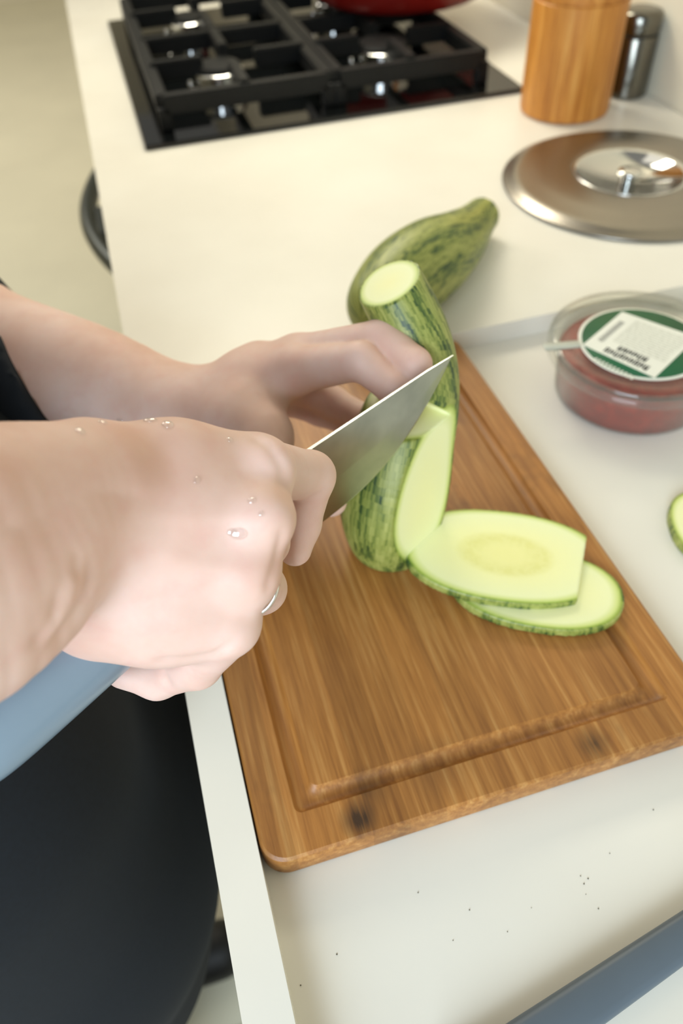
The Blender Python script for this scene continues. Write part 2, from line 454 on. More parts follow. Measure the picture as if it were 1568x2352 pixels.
def zuc_attrs(V, A, cuts=None, seeds=1.0):
    L = np.concatenate([[0], np.cumsum(np.linalg.norm(np.diff(A[:, :3], axis=0), axis=1))])
    D = np.linalg.norm(V[:, None, :] - A[None, :, :3], axis=2) - A[None, :, 3]
    i = D.argmin(1); dep = -D.min(1)
    T = np.gradient(A[:, :3], axis=0); T /= np.linalg.norm(T, axis=1)[:, None]
    ref = np.array([0.3, 1, 0.2]) if abs(T[0][1]) < 0.8 else np.array([1, 0, 0.2])
    Xa = np.cross(T, ref); Xa /= np.linalg.norm(Xa, axis=1)[:, None]; Ya = np.cross(T, Xa)
    d = V - A[i, :3]; u = np.arctan2((d*Ya[i]).sum(1), (d*Xa[i]).sum(1))
    # distance from the axis in the local cross-section
    rad = np.linalg.norm(d - (d*T[i]).sum(1)[:, None]*T[i], axis=1)
    rel = rad/np.maximum(A[i, 3], 1e-4)
    return {'depth': np.maximum(dep, 0), 'u': u, 'v': L[i], 'rel': rel, 'seeds': np.full(len(V), seeds)}
def R4(v, r): return [v[0], v[1], v[2], r]

# --- the courgette being sliced, standing on the board
b0 = on(897, 1246, 0.0)
axis_pts = [R4(b0 + Vector((0, 0, 0.004)), 0.0215), R4(b0 + Vector((0, 0, 0.016)), 0.0290), R4(at(908, 1135, .452), 0.0335), R4(at(928, 1010, .433), 0.0295),
            R4(at(958, 880, .426), 0.0236), R4(at(948, 770, .420), 0.0202), R4(at(893, 650, .411), 0.0184), R4(at(870, 610, .409), 0.0180)]
lo = np.array(axis_pts)[:, :3].min(0) - 0.04; hi = np.array(axis_pts)[:, :3].max(0) + 0.04
Fd = Field(lo, hi, 0.0011)
sd, bi, A, (X, Y, Z) = tube_field(Fd, axis_pts)
# flat cut at the top
topc = np.array(at(893, 648, .411))
tdir = np.array(A[-8, :3] - A[-14, :3]); tdir /= np.linalg.norm(tdir)
tocam = np.array(CAM) - topc; tocam /= np.linalg.norm(tocam)
tn = tdir*0.80 + tocam*0.42; tn /= np.linalg.norm(tn)
g_top = (X-topc[0])*tn[0] + (Y-topc[1])*tn[1] + (Z-topc[2])*tn[2]
# long slanting cut, facing right
hdir = np.array([0.86, 0.50, 0.0]); hdir /= np.linalg.norm(hdir)
nout = np.array([0.50, -0.86, 0.0])
Bp = np.array(on(958, 1292, 0.0)) + nout*0.003; iz = np.abs(A[:, 2] - (CZ+0.098)).argmin()
Tp = A[iz, :3] + nout*(A[iz, 3]*0.93)
pn = np.cross(hdir, Tp - Bp); pn /= np.linalg.norm(pn)
if pn @ nout < 0: pn = -pn
g_cut = (X-Bp[0])*pn[0] + (Y-Bp[1])*pn[1] + (Z-Bp[2])*pn[2]
g_floor = (CZ + 0.0004) - Z
# the notch the blade is opening
G1 = np.array(at(962, 1010, .404)); mdir = np.array([-0.80, -0.60, 0.0]); mdir /= np.linalg.norm(mdir)
axn = A[np.abs(A[:, 2] - G1[2]).argmin(), :3]
q = (X-axn[0])*mdir[0] + (Y-axn[1])*mdir[1]
zl = G1[2] + 0.0*(X-G1[0])
notch = np.maximum(zl - Z, (Z - zl) - (q - 0.001)*1.1)*0.72      # <0 inside the wedge
body = np.maximum(sd, g_floor)
solid = np.maximum.reduce([body, g_top, g_cut, -notch])
V, Q = Fd.mesh(solid)
at_ = zuc_attrs(V, A)
def pl(p, n_): return (V - p) @ n_
cutm = np.clip((at_['depth'] - 0.0006)/0.0008, 0, 1)*(V[:, 2] > CZ + 0.0012)
at_['cut'] = cutm
at_['seeds'] = np.where(np.abs(pl(Bp, pn)) < 0.0015, 0.8, 0.0)
z1 = link('zucchini_piece', np_mesh('zucchini_piece', V, Q, at_), M_zuc)
tag(z1, 'half sliced zucchini standing upright on the board under the knife', 'zucchini')

# --- whole courgette lying beyond the board
zc = [R4(on(862, 712, 0.034), 0.0195), R4(on(880, 694, 0.034), 0.0300), R4(on(926, 648, 0.035), 0.0355), R4(on(984, 604, 0.034), 0.0350), R4(on(1036, 566, 0.029), 0.0290),
      R4(on(1074, 530, 0.023), 0.0222), R4(on(1097, 505, 0.020), 0.0184), R4(on(1112, 490, 0.019), 0.0172)]
for r_ in zc: r_[2] = CZ + max(r_[3]+0.0008, r_[2]-CZ)
lo = np.array(zc)[:, :3].min(0) - 0.042; hi = np.array(zc)[:, :3].max(0) + 0.042
Fd = Field(lo, hi, 0.0017)
sd, bi, A, (X, Y, Z) = tube_field(Fd, zc)
e_ = A[-6, :3]; en = A[-1, :3] - A[-10, :3]; en /= np.linalg.norm(en)
g = (X-e_[0])*en[0] + (Y-e_[1])*en[1] + (Z-e_[2])*en[2]
V, Q = Fd.mesh(np.maximum(sd, g - 0.004))
at_ = zuc_attrs(V, A, 0.0); at_['cut'] = np.zeros(len(V)); at_['seeds'] = np.zeros(len(V))
z2 = link('zucchini', np_mesh('zucchini', V, Q, at_, 1), M_zuc)
tag(z2, 'whole mottled green zucchini lying on the worktop behind the hands', 'zucchini')
M_stem = plain('olive_stem', (104, 98, 52), 0.6, var=0.2, scale=80)
sc_ = Vector(e_ + en*0.0035)
lathe('stem', [(0, 0.004), (0.010, 0.0036), (0.0125, 0.0024), (0.0135, 0.0), (0.0135, -0.004), (0, -0.004)], M_stem, z2, sc_, 24, Vector(en))

# --- slices
def slice_obj(name, c, ang, a, b, th, trunc, tilt, label, group, seeds=1.0, lean=0.0):
    h = 0.0011
    Fd = Field((-a-0.006, -b-0.006, -th), (a+0.006, b+0.006, th), h)
    X, Y, Z = np.meshgrid(*Fd.ax, indexing='ij')
    sh = lean
    def e2(x, y, z):
        x = x - z*sh; p = (np.abs(x)/a)**2.25 + (np.abs(y)/b)**2.25
        return (p**(1/2.25) - 1.0)*b
    s2 = e2(X, Y, Z)
    g = np.maximum(s2, np.abs(Z) - th/2)
    for (n_, off) in trunc: g = np.maximum(g, X*n_[0] + Y*n_[1] - off)
    V, Q = Fd.mesh(g)
    dep = -e2(V[:, 0], V[:, 1], V[:, 2])
    rel = np.sqrt((V[:, 0]/a/1.0)**2 + (V[:, 1]/b)**2)
    att = {'depth': np.maximum(dep, 0), 'u': np.arctan2(V[:, 1], V[:, 0]), 'v': V[:, 2], 'rel': rel,
           'seeds': np.full(len(V), seeds), 'cut': np.clip((dep-0.0005)/0.0007, 0, 1)}
    me = np_mesh(name, V, Q, att)
    o = link(name, me, M_zuc)
    o.location = c; o.rotation_euler = (tilt[0], tilt[1], ang)
    return tag(o, label, 'zucchini', group)
sA = on(1150, 1275, 0.010)
s1 = slice_obj('zucchini_slice', on(1158, 1280, 0.013), math.radians(-24), 0.0620, 0.0340, 0.0065, [((0.98, -0.18), 0.0455), ((-0.92, 0.39), 0.0500)],
          (math.radians(4), math.radians(4)), 'long oval zucchini slice with one straight end beside the standing piece', 'zucchini slices')
s2 = slice_obj('zucchini_slice', on(1228, 1352, 0.0040), math.radians(-30), 0.051, 0.0300, 0.0065, [],
          (0, 0), 'zucchini slice lying under the longer oval slice on the board', 'zucchini slices', 0.3)
s3 = slice_obj('zucchini_slice', on(1630, 1214, SUNK+0.0042), math.radians(70), 0.032, 0.026, 0.0075, [],
          (0, 0), 'round zucchini slice on the white worktop at the right edge', 'zucchini slices', 0.4)

# ================================================================== HOB
hob = empty('gas_hob', (0.319, 0.29, CZ))
HX0, HX1, HY0, HY1 = 0.0644, 0.5742, 0.0, 0.58
box('glass_top', (HX0, HY0, CZ+0.0002), (HX1, HY1, CZ+0.006), M_glass_black, hob, 0.0018, 3)
tag(hob, 'black glass gas hob with cast iron grates and four burners', 'hob')
BURN = [(0.190, 0.165, 0.034), (0.185, 0.420, 0.030), (0.428, 0.165, 0.040), (0.428, 0.420, 0.030)]
for (bx, by, br) in BURN:
    z = CZ+0.006
    bu = lathe('burner', [(0, z), (br*1.08, z), (br*1.08, z+0.003), (br*1.02, z+0.005), (br*1.02, z+0.009), (br, z+0.024), (br*0.94, z+0.0255), (0, z+0.0255)], M_chrome, hob, (bx, by, 0), 40)
    lathe('burner_cap', [(0, z+0.0256), (br*0.86, z+0.0256), (br*0.92, z+0.028), (br*0.84, z+0.0315), (br*0.4, z+0.033), (0, z+0.033)], M_iron, bu, (bx, by, 0), 40)
    tube('igniter', [(bx-br*1.25, by-0.008, z+0.004), (bx-br*1.25, by-0.008, z+0.018)], 0.003, M_chrome, bu, 8)
def grate_bar(p, q, w, z0, z1, parent):
    d = (Vector(q)-Vector(p)); L = d.length; d.normalize(); s = Vector((-d.y, d.x))*w/2
    bm = bmesh.new()
    P, Q_ = Vector(p), Vector(q); vs = []
    for z in (z0, z1):
        for pt in (P-s, Q_-s, Q_+s, P+s): vs.append(bm.verts.new((pt.x, pt.y, z)))
    for fc in ((0, 1, 2, 3), (4, 5, 6, 7), (0, 1, 5, 4), (1, 2, 6, 5), (2, 3, 7, 6), (3, 0, 4, 7)): bm.faces.new([vs[i] for i in fc])
    bmesh.ops.recalc_face_normals(bm, faces=bm.faces[:])
    bmesh.ops.bevel(bm, geom=bm.edges[:], offset=0.002, segments=2, affect='EDGES')
    return link('grate_bar', bm_mesh('grate_bar', bm), M_iron, parent)
for (gx0, gx1, gy0, gy1) in [(0.098, 0.312, 0.045, 0.535), (0.328, 0.528, 0.045, 0.535)]:
    g = empty('grate', ((gx0+gx1)/2, (gy0+gy1)/2, CZ)); g.parent = hob; g.matrix_parent_inverse = hob.matrix_world.inverted()
    bpy.context.view_layer.update()
    zt = CZ+0.050; cxg = (gx0+gx1)/2; cym = (gy0+gy1)/2
    zl0 = zt-0.020
    for p, q in [((gx0, gy0), (gx1, gy0)), ((gx0, gy1), (gx1, gy1)), ((gx0, gy0), (gx0, gy1)), ((gx1, gy0), (gx1, gy1)), ((gx0, cym), (gx1, cym))]:
        grate_bar(p, q, 0.016, zl0-0.006, zt-0.004, g)
    for by in (0.165, 0.420):
        r = 0.036
        for p, q in [((gx0, by), (cxg-r, by)), ((cxg+r, by), (gx1, by)),
                     ((cxg, gy0 if by < cym else cym), (cxg, by-r)), ((cxg, by+r), (cxg, cym if by < cym else gy1))]:
            grate_bar(p, q, 0.014, zl0-0.003, zt, g)
    for x in (gx0, gx1):
        for y in (gy0, cym, gy1):
            f = box('foot', (x-0.008, y-0.008, CZ+0.006), (x+0.008, y+0.008, zl0+0.003), M_iron, g, 0.002)
# red pan on the right-hand burner
pc = Vector((0.510, 0.330, CZ+0.0503))
pan = lathe('red_pan', [(0, 0), (0.115, 0), (0.128, 0.004), (0.138, 0.014), (0.143, 0.03), (0.150, 0.085), (0.154, 0.088), (0.152, 0.091), (0.146, 0.086), (0.139, 0.03), (0.132, 0.012), (0.12, 0.007), (0, 0.006)], M_red, None, (0, 0, 0), 72)
pan.location = pc
tag(pan, 'red enamelled pan standing on the hob grate', 'pan')
hnd = tube('pan_handle', [pc+Vector((-0.02, 0.14, 0.07)), pc+Vector((-0.04, 0.24, 0.085)), pc+Vector((-0.06, 0.34, 0.095))], [0.011, 0.012, 0.010], M_black)
bpy.context.view_layer.update(); hnd.parent = pan; hnd.matrix_parent_inverse = pan.matrix_world.inverted()

# ================================================================== CANISTER, SHAKER, LID
cn = on(1313, 286, 0.0); ccx, ccy = cn.x + 0.014, cn.y + 0.049; cr = 0.0555
can = empty('wooden_canister', (ccx, ccy, CZ))
cb_ = lathe('body', [(0, 0.0004), (cr-0.004, 0.0004), (cr-0.001, 0.002), (cr, 0.006), (cr, 0.1235), (cr-0.0015, 0.125), (0, 0.125)], M_canister, None, (0, 0, 0), 72)
cb_.parent = can
cl_ = lathe('lid', [(0, 0.1252), (cr-0.003, 0.1252), (cr-0.003, 0.1285), (cr, 0.130), (cr, 0.146), (cr-0.003, 0.149), (0, 0.149)], M_canister, None, (0, 0, 0), 72)
cl_.parent = can
kn_ = lathe('knob', [(0, 0.149), (0.010, 0.149), (0.010, 0.156), (0.016, 0.161), (0.016, 0.170), (0.012, 0.174), (0, 0.174)], M_canister, None, (0, 0, 0), 32)
kn_.parent = cl_
tag(can, 'round bamboo canister with lid standing beside the hob', 'canister')
sp_ = on(1484, 222, 0.0); sx_, sy_ = sp_.x - 0.020, sp_.y + 0.020; sr = 0.0265
M_dsteel = plain('dark_steel', (112, 110, 102), 0.2, 1.0, var=0.04)
sh = empty('steel_shaker', (sx_, sy_, CZ))
for nm, pr_ in [('body', [(0, 0.0005), (sr-0.002, 0.0005), (sr, 0.003), (sr, 0.069), (sr-0.001, 0.0705), (0, 0.0705)]),
                ('cap', [(0, 0.0720), (sr-0.002, 0.0720), (sr-0.0005, 0.0735), (sr, 0.075), (sr, 0.092), (sr-0.003, 0.096), (sr-0.008, 0.0975), (0, 0.0975)]),
                ('seam', [(0, 0.0702), (sr-0.0022, 0.0702), (sr-0.0022, 0.0725), (0, 0.0725)])]:
    o = lathe(nm, pr_, M_black if nm == 'seam' else M_dsteel, None, (0, 0, 0), 48); o.parent = sh
tag(sh, 'small brushed steel shaker by the wall behind the canister', 'shaker')

lc = on(1446, 402, 0.008)
M_lid = NT('brushed_lid_steel')
_t = M_lid.n('ShaderNodeTexCoord'); _s = M_lid.n('ShaderNodeSeparateXYZ'); M_lid.l(_t.outputs['Object'], _s.inputs[0])
_r = M_lid.math('SQRT', M_lid.math('ADD', M_lid.math('MULTIPLY', _s.outputs[0], _s.outputs[0]), M_lid.math('MULTIPLY', _s.outputs[1], _s.outputs[1])))
_cb = M_lid.n('ShaderNodeCombineXYZ'); M_lid.l(M_lid.math('MULTIPLY', _r, 900.0), _cb.inputs[0])
_nn = M_lid.noise(_cb.outputs[0], 1.0, 3)
M_lid.col(M_lid.ramp(_nn, [(0.3, lin((138, 132, 122))), (0.7, lin((164, 158, 148)))])); M_lid.set(Metallic=1.0, Roughness=0.30); M_lid.bump(_nn, 0.06, 0.0004)
M_lid = M_lid.m
lid = empty('pan_lid', (lc.x, lc.y, CZ))
LR = 0.1345
p1 = [(0.0, 0.0040), (0.04, 0.0042), (0.052, 0.0075), (0.060, 0.0118), (0.064, 0.0128), (0.1, 0.0105), (0.118, 0.0085), (0.122, 0.0086), (0.127, 0.0062), (0.131, 0.0040), (LR, 0.0035), (LR+0.0012, 0.0025), (LR, 0.0006), (0.128, 0.0006), (0.06, 0.0006), (0, 0.0006)]
o = lathe('lid_plate', p1, M_lid, None, (0, 0, 0), 96, auto=False); o.parent = lid
o = lathe('lid_dish', [(0.0, 0.0046), (0.025, 0.0047), (0.040, 0.0056), (0.0515, 0.0092), (0.0585, 0.0126), (0.0605, 0.0126), (0.0605, 0.0118), (0, 0.004)], M_chrome, None, (0, 0, 0), 64, auto=False); o.parent = lid
kb = lathe('knob', [(0, 0.0045), (0.009, 0.0045), (0.0085, 0.0068), (0.0125, 0.0090), (0.0140, 0.0115), (0.0120, 0.0135), (0.006, 0.0143), (0, 0.0145)], M_chrome, None, (0, 0, 0), 32, auto=False); kb.parent = lid
tag(lid, 'flat round steel pan lid with a dished centre and small knob', 'pan lid')

# ================================================================== DIP TUB
tz = CZ + SUNK
tc = on(1476, 778, SUNK+0.050); tub = empty('dip_tub', (tc.x, tc.y, tz))
M_clear = NT('clear_plastic')
_lw = M_clear.n('ShaderNodeLayerWeight'); _lw.inputs['Blend'].default_value = 0.5
_tr = M_clear.n('ShaderNodeBsdfTransparent'); _tr.inputs[0].default_value = (0.95, 0.955, 0.94, 1)
_gl = M_clear.n('ShaderNodeBsdfGlossy'); _gl.inputs['Roughness'].default_value = 0.10
_di = M_clear.n('ShaderNodeBsdfDiffuse'); _di.inputs[0].default_value = (0.8, 0.8, 0.76, 1)
_m1 = M_clear.n('ShaderNodeMixShader'); _m1.inputs[0].default_value = 0.02; M_clear.l(_tr.outputs[0], _m1.inputs[1]); M_clear.l(_di.outputs[0], _m1.inputs[2])
_m2 = M_clear.n('ShaderNodeMixShader'); M_clear.l(M_clear.math('ADD', M_clear.math('MULTIPLY', M_clear.math('POWER', _lw.outputs['Facing'], 3.0), 0.40), 0.02), _m2.inputs[0]); M_clear.l(_m1.outputs[0], _m2.inputs[1]); M_clear.l(_gl.outputs[0], _m2.inputs[2])
M_clear.l(_m2.outputs[0], M_clear.t.nodes['Material Output'].inputs['Surface'])
M_clear = M_clear.m
M_dip = plain('red_pepper_dip', (150, 46, 26), 0.5, var=0.25, scale=140)
M_green = plain('green_label_print', (26, 92, 52), 0.5, var=0.1, scale=40)
M_paper = plain('white_label_paper', (228, 228, 214), 0.6, var=0.02)
M_ink = plain('grey_ink', (44, 47, 44), 0.7)
M_inkp = plain('pale_grey_ink', (186, 186, 168), 0.7)
def tlathe(nm, prof, mat, parent, n=72, auto=False):
    o = lathe(nm, prof, mat, None, (0, 0, 0), n, auto=auto); o.parent = parent; return o
tlathe('dip', [(0, 0.0016), (0.052, 0.0016), (0.0565, 0.004), (0.0600, 0.036), (0.058, 0.0378), (0, 0.0372)], M_dip, tub)
tlathe('tub_wall', [(0, 0.0004), (0.054, 0.0004), (0.0578, 0.003), (0.0622, 0.0425), (0.0665, 0.0430), (0.0665, 0.0440), (0.0612, 0.0438), (0.0606, 0.040), (0.0568, 0.004), (0.053, 0.0012), (0, 0.0012)], M_clear, tub)
ld = tlathe('tub_lid', [(0, 0.0462), (0.052, 0.0462), (0.0535, 0.0470), (0.0575, 0.0500), (0.0640, 0.0502), (0.0692, 0.0492), (0.0700, 0.0460), (0.0698, 0.0380), (0.0690, 0.0380), (0.0690, 0.0455), (0.0682, 0.0484), (0.0640, 0.0493), (0.0580, 0.0491), (0.0540, 0.0462), (0.0525, 0.0454), (0, 0.0454)], M_clear, tub)
# lid tab pointing left
bm = box_bm((-0.0765, -0.0042, 0.0492), (-0.0485, 0.0042, 0.0515), 0.0012)
M_frost = plain('frosted_plastic', (182, 184, 170), 0.35, var=0.03)
o = link('tab', bm_mesh('tab', bm, True), M_frost); o.parent = ld; o.rotation_euler = (0, 0, math.radians(-11))
lb = tlathe('label_disc', [(0, 0.0464), (0.0470, 0.0464), (0.0472, 0.0467), (0.0468, 0.0469), (0, 0.0469)], M_paper, tub)
tlathe('label_ground', [(0, 0.0470), (0.0446, 0.0470), (0.0446, 0.0472), (0, 0.0472)], M_green, lb)
la = math.radians(24)
def lab_quad(nm, pts, z0, z1, mat, parent, ang=None):
    bm = bmesh.new(); vs = [[bm.verts.new((x, y, z)) for x, y in pts] for z in (z0, z1)]
    n = len(pts); bm.faces.new(vs[0][::-1]); bm.faces.new(vs[1])
    for k in range(n): bm.faces.new((vs[0][k], vs[0][(k+1) % n], vs[1][(k+1) % n], vs[1][k]))
    o = link(nm, bm_mesh(nm, bm), mat); o.parent = parent; return o
# white sticker: square with its corners on the disc, edges along the photo's directions
def tl(px, py):
    p = on(px, py, SUNK+0.0473); return (p.x - tc.x, p.y - tc.y)
stk = [tl(1338, 792), tl(1428, 716), tl(1600, 775), tl(1503, 868)]
lab_quad('sticker', stk, 0.0472, 0.0474, M_paper, lb)
P00, P01, P11, P10 = [Vector(p) for p in stk]      # left, top, right, bottom
def uv(u, v): return (P00*(1-u)*(1-v) + P10*u*(1-v) + P01*(1-u)*v + P11*u*v)
bm = bmesh.new()
def mark(u0, v0, u1, v1, z=0.04755):
    vs = [bm.verts.new((*uv(a, b), z)) for a, b in ((u0, v0), (u1, v0), (u1, v1), (u0, v1))]; bm.faces.new(vs)
rnd = random.Random(3)
for row, (v0, v1, u0, n_) in enumerate([(0.045, 0.150, 0.26, 9), (0.185, 0.285, 0.37, 6)]):
    for k in range(n_):
        u = u0 + k*0.068
        mark(u, v0, u+0.019, v1); mark(u+0.034, v0+0.02*rnd.random(), u+0.052, v1)
        hgt = rnd.choice([v0, (v0+v1)/2, v1-0.018]); mark(u, hgt, u+0.052, hgt+0.024)
        if rnd.random() < 0.5: mark(u, v0+0.035, u+0.04, v0+0.055)
for k in range(16): mark(0.085 + 0.05*0, 0.22+k*0.036, 0.085+0.075, 0.22+k*0.036+0.014)
o = link('dot_print', bm_mesh('dot_print', bm), M_ink); o.parent = lb
bm = bmesh.new()
for r_ in range(13):
    v = 0.33 + r_*0.047; u = 0.24
    while u < 0.93:
        w_ = 0.03 + 0.07*rnd.random(); mark(u, v, min(u+w_, 0.94), v+0.011); u += w_ + 0.018
o = link('fine_print', bm_mesh('fine_print', bm), M_inkp); o.parent = lb
bm = bmesh.new()
c0, c1 = Vector(tl(1366, 826)), Vector(tl(1452, 868))
for k in range(11):
    p = c0.lerp(c1, k/10); nrm = Vector((0.0, 1.0)); d = (c1-c0).normalized(); s_ = Vector((-d.y, d.x))
    vs = [bm.verts.new((*(p + d*a + s_*b), 0.0474)) for a, b in ((-0.0008, -0.0026), (0.0008, -0.0026), (0.0008, 0.0026), (-0.0008, 0.0026))]; bm.faces.new(vs)
o = link('edge_print', bm_mesh('edge_print', bm), M_paper); o.parent = lb
tag(tub, 'clear plastic tub of red dip with a green and white label', 'tub')

# ================================================================== GREY UTENSIL (corner) , BOWL, MAT, CRUMBS
M_slate = plain('slate_grey_plastic', (86, 98, 108), 0.42, var=0.04)
def bar(name, p, q, w0, w1, hgt, mat):
    p, q = Vector(p), Vector(q); d = (q-p).normalized(); s_ = Vector((0, 0, 1)).cross(d); n = 16; v = []; f = []
    K = [0, 0.012, 0.04, 0.1, 0.3, 0.5, 0.7, 0.9, 0.96, 0.988, 1.0]
    for t in K:
        e_ = min(1.0, math.sqrt(max(0.0, 1-(1-min(t, 1-t)/0.04)**2)) if min(t, 1-t) < 0.04 else 1.0)*0.92 + 0.08
        c = p.lerp(q, t); w = (w0 + (w1-w0)*t)/2*e_; h_ = hgt/2*(0.4+0.6*e_)
        for k in range(n):
            a = 2*math.pi*k/n; ca, sa = math.cos(a), math.sin(a)
            x = math.copysign(abs(ca)**0.55, ca)*w; z = math.copysign(abs(sa)**0.55, sa)*h_
            v.append(c + s_*x + Vector((0, 0, z)))
    for i in range(len(K)-1):
        for k in range(n): f.append((i*n+k, i*n+(k+1) % n, (i+1)*n+(k+1) % n, (i+1)*n+k))
    f.append(list(range(n))[::-1]); f.append([(len(K)-1)*n+k for k in range(n)])
    return link(name, mesh_of(name, v, f), mat)
u0 = on(1278, 2352, SUNK+0.007); u1 = on(1568, 2152, SUNK+0.007); ud = (u1-u0).normalized()
ut = bar('utensil_handle', u0-ud*0.06, u1+ud*0.055, 0.0215, 0.0150, 0.0125, M_slate)
ut.location.z = -(u0.z - (CZ+SUNK+0.0065))
tag(ut, 'slate grey utensil handle lying on the worktop in the near corner', 'utensil')

mt = box('floor_mat', (-0.42, -1.5, 0.0003), (-0.04, -0.76, 0.008), M_mat, None, 0.003)
tag(mt, 'brown mat on the floor below the counter edge', 'mat')
bm = bmesh.new(); rnd = random.Random(11)
for (px, py) in [(1333, 2012), (1341, 2030), (1345, 2054), (1374, 2087), (773, 2192), (1280, 2290), (1040, 2160), (1165, 2140), (1500, 1860), (960, 2050), (1220, 2085), (1400, 1960), (690, 2263), (1350, 2018), (1078, 2090)]:
    p = on(px, py, SUNK+0.0003); r_ = rnd.uniform(0.00022, 0.00042)
    R_ = bmesh.ops.create_icosphere(bm, subdivisions=1, radius=r_)
    for v in R_['verts']: v.co = Vector((v.co.x*rnd.uniform(.7, 1.3), v.co.y, v.co.z*.5)) + p
for (px, py) in [(1478, 832), ]: pass
M_crumb = plain('dark_crumbs', (86, 80, 62), 0.8)
cr_ = link('crumbs', bm_mesh('crumbs', bm, True), M_crumb); tag(cr_, 'scattered dark crumbs on the near worktop', 'crumbs', kind='stuff')

# ================================================================== KNIFE
T = at(1040, 812, .385); Sp = at(712, 1030, .350); Ed = at(735, 1203, .384)
ka = (T - Sp).normalized(); ke = (Ed - Sp); ke -= ka*ke.dot(ka); BH = ke.length; ke.normalize(); kn = ka.cross(ke)
BL = (T - Sp).length
knife = empty('kitchen_knife', Sp)
def blade():
    # outline in (along, down) from the heel; spine straight then dropping to the tip, edge gently curved
    back = -0.035
    xs = np.concatenate([np.linspace(back, 0, 4)[:-1], np.linspace(0, BL*0.80, 10)[:-1], np.linspace(BL*0.80, BL, 14)])
    v, f = [], []; rows = []
    dt = (T - Sp).dot(ke)
    for x in xs:
        t = max(0.0, x/BL)
        top = 0.0 + dt*max(0, (t-0.80)/0.20)**1.6 + 0.0010*max(0, (t-0.8)/0.2)
        bot = BH*(1 - 0.10*t - 0.90*max(0, (t-0.05)/0.95)**2.3)
        if t >= 0.9999: bot = top + 0.0006
        bot = max(bot, top + 0.0006)
        th = 0.0009*(1 - 0.55*t)
        ring = []
        for (y, z) in ((top, -th), (top, th), (top+(bot-top)*0.55, th*0.8), (bot-0.0008*(bot-top > .002), th*0.25), (bot, 0), (bot-0.0008*(bot-top > .002), -th*0.25), (top+(bot-top)*0.55, -th*0.8)):
            ring.append(len(v)); v.append(Sp + ka*x + ke*y + kn*z)
        rows.append(ring)
    n = 7
    for A_, B_ in zip(rows, rows[1:]):
        for k in range(n): f.append((A_[k], A_[(k+1) % n], B_[(k+1) % n], B_[k]))
    f.append(rows[0][::-1]); f.append(rows[-1])
    return mesh_of('blade', v, f, False)
M_blade = NT('blade_steel')
_n = M_blade.noise(M_blade.coord(scale=(1, 1, 1)), 60, 3)
M_blade.col(M_blade.ramp(_n, [(0.3, lin((148, 152, 146))), (0.7, lin((166, 170, 163)))])); M_blade.set(Metallic=1.0, Roughness=0.22)
M_blade = M_blade.m
bl = blade(); bmx = bmesh.new(); bmx.from_mesh(bl); bmesh.ops.recalc_face_normals(bmx, faces=bmx.faces[:]); bmx.to_mesh(bl); bmx.free()
link('blade', bl, M_blade, knife)
M_handle = plain('blue_grey_handle', (126, 146, 162), 0.24, var=0.03)
HE = at(-120, 1775, .258); HS = Sp - ka*0.022 + ke*0.017
hd = (HE - HS).normalized(); HL = (HE - HS).length
hy = ke - hd*ke.dot(hd); hy.normalize(); hz = hd.cross(hy)
v, f = [], []; n = 28
prof_h = [(0.0, 0.012, 0.009), (0.02, 0.0150, 0.0105), (0.25, 0.0150, 0.0110), (0.5, 0.0156, 0.0118), (0.75, 0.0172, 0.0125), (0.9, 0.0180, 0.0128), (0.97, 0.0165, 0.0115), (0.995, 0.0115, 0.0080), (1.0, 0.006, 0.004)]
for t, a_, b_ in prof_h:
    for k in range(n):
        an = 2*math.pi*k/n; v.append(HS + hd*(HL*t) + hy*(a_*math.cos(an)) + hz*(b_*math.sin(an)))
for i in range(len(prof_h)-1):
    for k in range(n): f.append((i*n+k, i*n+(k+1) % n, (i+1)*n+(k+1) % n, (i+1)*n+k))
f.append(list(range(n))[::-1]); f.append([(len(prof_h)-1)*n+k for k in range(n)])
hm = mesh_of('handle', v, f); bmx = bmesh.new(); bmx.from_mesh(hm); bmesh.ops.recalc_face_normals(bmx, faces=bmx.faces[:]); bmx.to_mesh(hm); bmx.free()
ho = link('handle', hm, M_handle, knife)
sm = ho.modifiers.new('sub', 'SUBSURF'); sm.levels = 2; sm.render_levels = 2
tag(knife, 'kitchen knife with blue grey handle held in the right hand', 'knife')

# ================================================================== PERSON
def P(px, py, d): return np.array(at(px, py, d))
parts = []
def smooth_chain(c, n=18):
    A = spline([list(p) + [r] for p, r in c], n); return [(a[:3], a[3]) for a in A]
def hand_mesh(fore, palm, fingers, bumps, creases, h, kf, kl, kk):
    pts = []
    for c in fore + palm + fingers: pts += [p for p, r in c]
    pts = np.array(pts); lo = pts.min(0) - 0.045; hi = pts.max(0) + 0.045
    Fd = Field(lo, hi, h)
    G = Fd.blank()
    for c in fore[:-1]: Fd.chain(G, smooth_chain(c), 0.0)
    Gp = Fd.blank()
    for c in palm: Fd.chain(Gp, c, 0.012)
    for p, r in bumps: Fd.cone(Gp, p, r, p + 1e-4, r, 0.010)
    G = smin(G, Gp, kf)
    g = Fd.blank(); Fd.chain(g, smooth_chain(fore[-1]), 0.0); G = smin(G, g, kl)
    Gf = Fd.blank()
    for c in fingers:
        g = Fd.blank(); Fd.chain(g, c, 0.0035)
        Gf = smin(Gf, g, 0.0022)
    G = smin(G, Gf, kk)
    for p, q, r, k in creases:
        g = Fd.blank(); Fd.cone(g, p, r, q, r, 0)
        G = -smin(-G, g, k)
    return Fd.mesh(G)

